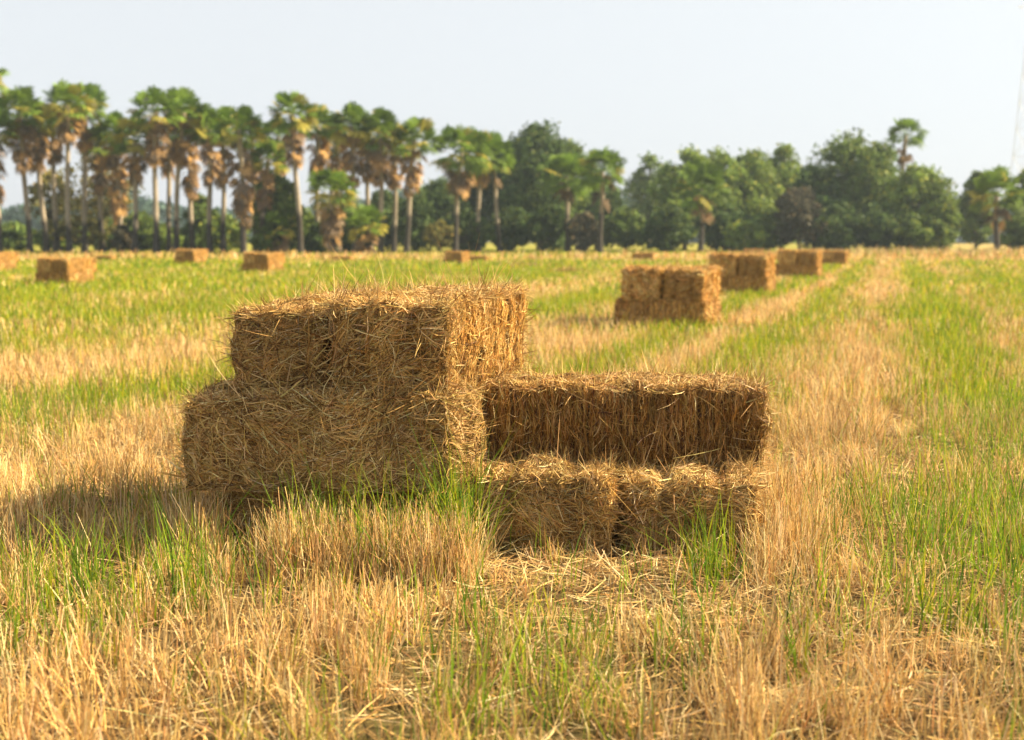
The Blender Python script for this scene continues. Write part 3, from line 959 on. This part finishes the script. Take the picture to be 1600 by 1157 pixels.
# ------------------------------------------------------------------ broadleaf trees
def tree_meshes(seed, Hh, Wd, col, base_frac=0.3, lobes=34, leaves=6500, leaf=0.20, gap=0.5, colvar=0.4):
    """Unit in metres: total height Hh, crown width Wd."""
    r = np.random.default_rng(seed)
    tr, cr = Geo(), Geo()
    zc0 = Hh * base_frac
    ch = Hh - zc0
    cen = []
    for i in range(lobes):
        for _ in range(30):
            p = r.uniform(-1, 1, 3)
            q = np.linalg.norm(p)
            if 0.25 < q < 1.0: break
        # egg: wider below the middle
        z = zc0 + ch * (0.5 + 0.5 * p[2]) * 0.92
        wv = math.sqrt(max(0.05, 1 - p[2] ** 2 * (0.85 if p[2] > 0 else 0.5)))
        rr = r.uniform(0.06, 0.18) * min(ch, Wd)
        cen.append((p[0] * Wd * 0.40 * wv, p[1] * Wd * 0.40 * wv, min(z, Hh - rr * 0.6), rr))
    top = (r.uniform(-0.1, 0.1) * Wd, 0, Hh - 0.12 * ch, 0.13 * min(ch, Wd))
    cen.append(top)
    for _ in range(9):      # shoots breaking the outline
        a = r.uniform(0, 2 * math.pi); e = r.uniform(0.1, 1.4)
        cen.append((math.cos(a) * math.cos(e) * Wd * 0.36, math.sin(a) * math.cos(e) * Wd * 0.36, min(Hh * 0.9, zc0 + ch * (0.42 + 0.42 * math.sin(e))), r.uniform(0.04, 0.08) * min(ch, Wd)))
    bark = (0.13, 0.11, 0.085)
    fork = Hh * max(0.16, base_frac * 0.75)
    tube(tr, [(0, 0, -0.1), (0.05, 0, fork * 0.5), (0, 0.05, fork), (0.1, 0, Hh * 0.6), (top[0], 0, top[2])],
         [Hh * 0.028, Hh * 0.02, Hh * 0.018, Hh * 0.010, 0.03], bark, 8)
    for k in range(min(lobes, 14)):
        c = cen[k]
        s0 = np.array([0, 0, fork + (c[2] - fork) * 0.25])
        mid = s0 * 0.45 + np.array(c[:3]) * 0.55 + np.array([0, 0, 0.05 * ch])
        tube(tr, [tuple(s0), tuple(mid), c[:3]], [Hh * 0.011, Hh * 0.006, 0.02], bark, 5, False)
    per = leaves // len(cen)
    for c in cen:
        d = r.standard_normal((per, 3)); d /= np.linalg.norm(d, axis=1, keepdims=True)
        rad = c[3] * (0.30 + 0.75 * r.random(per) ** 0.7 + 0.4 * (r.random(per) < 0.1) * r.random(per))
        cl = vnoise(d * 1.0 + c[0], 2.6)
        rad = rad * (1 + 0.5 * cl)
        p = np.array(c[:3]) + d * rad[:, None] * np.array([1.15, 1.15, 0.85])
        p[:, 2] = np.clip(p[:, 2], 0.15, Hh - 0.12 * ch * r.random(per) - 0.5 * ch * (np.hypot(p[:, 0], p[:, 1]) / (0.55 * Wd)) ** 2 * 0.9)
        L = leaf * r.uniform(0.6, 1.4, per)
        dd = d * 0.4 + r.standard_normal((per, 3)) * 0.8 + np.array([0, 0, -0.25]); dd /= np.linalg.norm(dd, axis=1, keepdims=True)
        S = np.cross(dd, r.standard_normal((per, 3))); S /= np.linalg.norm(S, axis=1, keepdims=True)
        P = np.stack([p - dd * L[:, None], p, p + dd * L[:, None]], 1)
        W = np.stack([L * 0.08, L * 0.45, L * 0.05], 1)
        cc = np.array(col) * (1 + colvar * r.uniform(-1, 1)) * r.uniform(0.75, 1.3, (per, 1))
        warm = r.random((per, 1)) < 0.12
        cc = np.where(warm, cc * np.array([1.7, 1.25, 0.9]), cc)
        ribbons(cr, P, W, S, cc)
    return tr.mesh("trunk", True), cr.mesh("crown")

TREE_PROTO = {}
def broad(kind, px, ytop, wpx, D, label, seed, name="leafy_tree", cat="tree", group="broadleaf trees along the field edge", rz=None):
    s = F_PX / D
    Hh = CAM_H + (HOR - ytop) / s
    Wd = wpx * (1.45 if kind == 'bright' else 1.25) / s
    col, bf, lobes, leaves, leaf = KINDS[kind]
    if name == "shrub": leaves //= 2
    tm, cm = tree_meshes(seed, Hh, Wd, col, bf, lobes, leaves, leaf)
    root = thing(name, at(px, D, 0.0), 0, label, cat, group)
    link("trunk" if name != "shrub" else "stem", tm, root, [M_BARK])
    link("crown" if name != "shrub" else "foliage", cm, root, [M_LEAF])

KINDS = {
    'dark':   ((0.074, 0.120, 0.036), 0.06, 80, 11500, 0.21),
    'mid':    ((0.112, 0.168, 0.040), 0.06, 76, 10500, 0.21),
    'bright': ((0.160, 0.228, 0.046), 0.06, 76, 10500, 0.21),
    'sparse': ((0.19, 0.18, 0.055), 0.20, 34, 3600, 0.18),
    'brown':  ((0.10, 0.095, 0.065), 0.10, 36, 6000, 0.20),
}
TREES = [
    ('dark', 842, 182, 120, 116, "big dark round tree with the highest top, right of the lone broad palm"),
    ('mid', 882, 208, 90, 120, "mid green tree shouldering the right side of the highest dark tree"),
    ('dark', 800, 214, 70, 124, "dark tree between the broad palm and the highest dark tree"),
    ('dark', 745, 235, 90, 126, "dark tree behind the broad crowned lone palm"),
    ('dark', 685, 275, 90, 122, "low dark tree closing the gap right of the last leaning palm"),
    ('dark', 930, 262, 80, 122, "low dark tree behind the drooping palm"),
    ('mid', 1012, 238, 70, 150, "hazy blue green tree left of the bright grove"),
    ('bright', 1068, 222, 80, 118, "bright green tree at the left end of the grove behind the palm"),
    ('bright', 1118, 222, 76, 120, "bright green tree in the middle of the grove, right of the grove palm"),
    ('bright', 1170, 226, 80, 122, "yellowish green tree in the grove behind the second row stack"),
    ('bright', 1218, 220, 70, 128, "light green loose topped tree at the right end of the grove"),
    ('mid', 1316, 197, 120, 112, "largest round tree at right, over the far end of the row of stacks"),
    ('dark', 1268, 250, 80, 110, "dark lower tree left below the largest round tree at right"),
    ('mid', 1365, 212, 80, 114, "tree directly left of the lone high palm"),
    ('bright', 1428, 252, 90, 108, "sunlit green tree just right below the lone high palm"),
    ('mid', 1460, 300, 60, 106, "small green tree ending the big clump on its right side"),
    ('mid', 1520, 262, 50, 118, "thin green tree behind the short stout palm"),
    ('mid', 1595, 256, 50, 100, "green tree cut by the right picture edge"),
    ('sparse', 160, 222, 110, 104, "thin see-through olive tree behind the twin high palms"),
    ('sparse', 88, 262, 70, 106, "thin olive tree between the slim palm and the twin palms"),
    ('mid', 435, 262, 76, 92, "leafy light green tree left of the high palm with the narrow skirt"),
    ('mid', 318, 300, 44, 112, "small dark leafed tree in the gap of the left palms"),
    ('dark', 650, 300, 60, 112, "dark bushy tree under the right end of the palm group"),
    ('dark', 606, 292, 70, 116, "dark bushy tree behind the straight clean palm trunk"),
    ('mid', 540, 300, 60, 108, "green bushy tree behind the low palm thicket"),
    ('brown', 1245, 290, 76, 106, "brownish bare looking tree behind the third row stack"),
    ('mid', 222, 330, 60, 112, "low green tree at the foot of the wide yellowish palm"),
]
for i, (kd, px, yt, w, D, lab) in enumerate(TREES):
    broad(kd, px, yt, w, D, lab, 500 + i)
SHRUBS = [
    ('bright', 100, 345, 60, 108, "light green shrub between the left palm trunks"),
    ('bright', 262, 350, 50, 110, "light green shrub beside the bent trunk palm"),
    ('bright', 350, 335, 60, 108, "light green shrub left of the stout shaggy palm"),
    ('bright', 470, 325, 60, 104, "light green shrub behind the high palm with the narrow skirt"),
    ('mid', 28, 345, 60, 112, "green shrub behind the palms at the left picture edge"),
    ('mid', 175, 340, 60, 112, "green shrub behind the shaggy skirted palm"),
    ('mid', 300, 350, 50, 112, "green shrub at the foot of the slanting palm"),
    ('mid', 550, 335, 60, 100, "green shrub left of the lowest fan palm"),
    ('sparse', 690, 345, 60, 100, "olive shrub before the dark wood, left of the broad crowned palm"),
    ('bright', 1160, 345, 60, 106, "light green shrub before the grove"),
    ('dark', 728, 330, 80, 104, "dark shrub under the broad crowned lone palm"),
    ('dark', 800, 322, 80, 108, "dark shrub beside the thick black palm trunk"),
    ('dark', 862, 318, 80, 108, "dark shrub at the foot of the highest dark tree"),
    ('brown', 910, 330, 50, 104, "brownish shrub between two palm trunks under the big tree"),
    ('mid', 975, 322, 76, 110, "green shrub right of the drooping palm"),
    ('dark', 1040, 318, 70, 108, "dark shrub left of the grove palm"),
    ('dark', 1130, 310, 90, 110, "dark shrub right of the grove palm"),
    ('mid', 1195, 325, 60, 108, "green shrub over the second row stack"),
    ('dark', 1300, 310, 100, 106, "dark shrub at the foot of the largest round tree"),
    ('dark', 1370, 315, 90, 106, "dark shrub under the lone high palm"),
    ('mid', 1430, 330, 90, 104, "green shrub under the sunlit tree at right"),
    ('mid', 1590, 335, 60, 98, "green shrub at the right picture edge"),
    ('brown', 195, 352, 30, 94, "small brown shrub at the foot of the shaggy skirted palm"),
    ('mid', 418, 352, 40, 90, "small green shrub left of the young fan palm"),
    ('dark', 500, 345, 60, 94, "dark shrub behind the pale palm trunk"),
    ('sparse', 135, 335, 70, 100, "thin olive shrub behind the twin palm trunks"),
]
for i, (kd, px, yt, w, D, lab) in enumerate(SHRUBS):
    broad(kd, px, yt, w, D, lab, 600 + i, "shrub", "shrub", "shrubs under the trees")

# far wood
r = np.random.default_rng(77)
g = Geo()
n = 60000
x = r.uniform(-300, 300, n)
prof = 11 + 4 * vnoise(np.stack([x, 0 * x, 0 * x], -1), 0.04) + 3 * vnoise(np.stack([x, 0 * x, 0 * x + 9], -1), 0.16)
y = 300 + r.uniform(-14, 14, n) + 20 * vnoise(np.stack([x, 0 * x, 0 * x + 3], -1), 0.02)
z = prof * r.random(n) ** 0.8
L = r.uniform(0.5, 1.1, n)
dd = r.standard_normal((n, 3)); dd /= np.linalg.norm(dd, axis=1, keepdims=True)
S = np.cross(dd, r.standard_normal((n, 3))); S /= np.linalg.norm(S, axis=1, keepdims=True)
p = np.stack([x, y, z], -1)
ribbons(g, np.stack([p - dd * L[:, None], p, p + dd * L[:, None]], 1), np.stack([L * .2, L * .6, L * .1], 1), S,
        np.array([[0.06, 0.105, 0.085]]) * r.uniform(0.6, 1.4, (n, 1)))  # distance haze put into the leaf colour as a blue cast
tag(link("far_wood", g.mesh("far_wood"), None, [M_LEAF]), "hazy blue line of far-off woods behind the palms", "wood", kind='stuff')

# ------------------------------------------------------------------ pylon
g1, g2 = Geo(), Geo()
Hp = 112.0
def pw(z): return 4.6 * (1 - z / Hp) ** 1.1 + 1.1
colp = (0.62, 0.63, 0.64)
zs = [Hp * (1 - (1 - k / 14) ** 1.25) for k in range(15)]
cor = [(-1, -1), (1, -1), (1, 1), (-1, 1)]
for sx_, sy_ in cor:
    tube(g1, [(sx_ * pw(z), sy_ * pw(z), z) for z in zs], [0.14] * 15, colp, 5)
for i in range(14):
    for k in range(4):
        a, b = cor[k], cor[(k + 1) % 4]
        A0 = (a[0] * pw(zs[i]), a[1] * pw(zs[i]), zs[i]); B0 = (b[0] * pw(zs[i]), b[1] * pw(zs[i]), zs[i])
        A1 = (a[0] * pw(zs[i + 1]), a[1] * pw(zs[i + 1]), zs[i + 1]); B1 = (b[0] * pw(zs[i + 1]), b[1] * pw(zs[i + 1]), zs[i + 1])
        tube(g1, [A0, B1], [0.07] * 2, colp, 4, False)
        tube(g1, [B0, A1], [0.07] * 2, colp, 4, False)
        tube(g1, [A1, B1], [0.07] * 2, colp, 4, False)
pyl = thing("power_pylon", at(1601, 400, 0), 0.15, "pale lattice power pylon fading in haze at the right picture edge", "pylon")
link("lattice_mast", g1.mesh("lattice_mast"), pyl, [M_METAL])
for zc in (78, 90, 102):
    g2 = Geo()
    for sgn in (-1, 1):
        tube(g2, [(0, -pw(zc), zc), (sgn * 8, 0, zc + 0.6)], [0.1, 0.08], colp, 4)
        tube(g2, [(0, pw(zc), zc), (sgn * 8, 0, zc + 0.6)], [0.1, 0.08], colp, 4)
        tube(g2, [(0, 0, zc + 3), (sgn * 8, 0, zc + 0.6)], [0.1, 0.08], colp, 4)
    link("cross_arm", g2.mesh("cross_arm"), pyl, [M_METAL])

# ------------------------------------------------------------------ haze
me = bpy.data.meshes.new("haze")
X0, X1, Y0, Y1, Z0, Z1 = -430, 430, -120, 460, -1.2, 116
hv = [(x, y, z) for z in (Z0, Z1) for x, y in ((X0, Y0), (X1, Y0), (X1, Y1), (X0, Y1))]
hf = [(0, 3, 2, 1), (4, 5, 6, 7), (0, 1, 5, 4), (1, 2, 6, 5), (2, 3, 7, 6), (3, 0, 4, 7)]
me.from_pydata(hv, [], hf)
hm = bpy.data.materials.new("haze")
hm.use_nodes = True
hn = hm.node_tree
hn.nodes.clear()
ho = hn.nodes.new("ShaderNodeOutputMaterial")
pv = hn.nodes.new("ShaderNodeVolumePrincipled")
pv.inputs['Color'].default_value = (0.70, 0.86, 1.0, 1)
pv.inputs['Density'].default_value = 0.0004
pv.inputs['Anisotropy'].default_value = 0.2
hn.links.new(pv.outputs[0], ho.inputs['Volume'])
me.materials.append(hm)
hz = bpy.data.objects.new("haze", me)
C.objects.link(hz)
tag(hz, "thin pale haze over the field and the trees", "haze", kind='stuff')
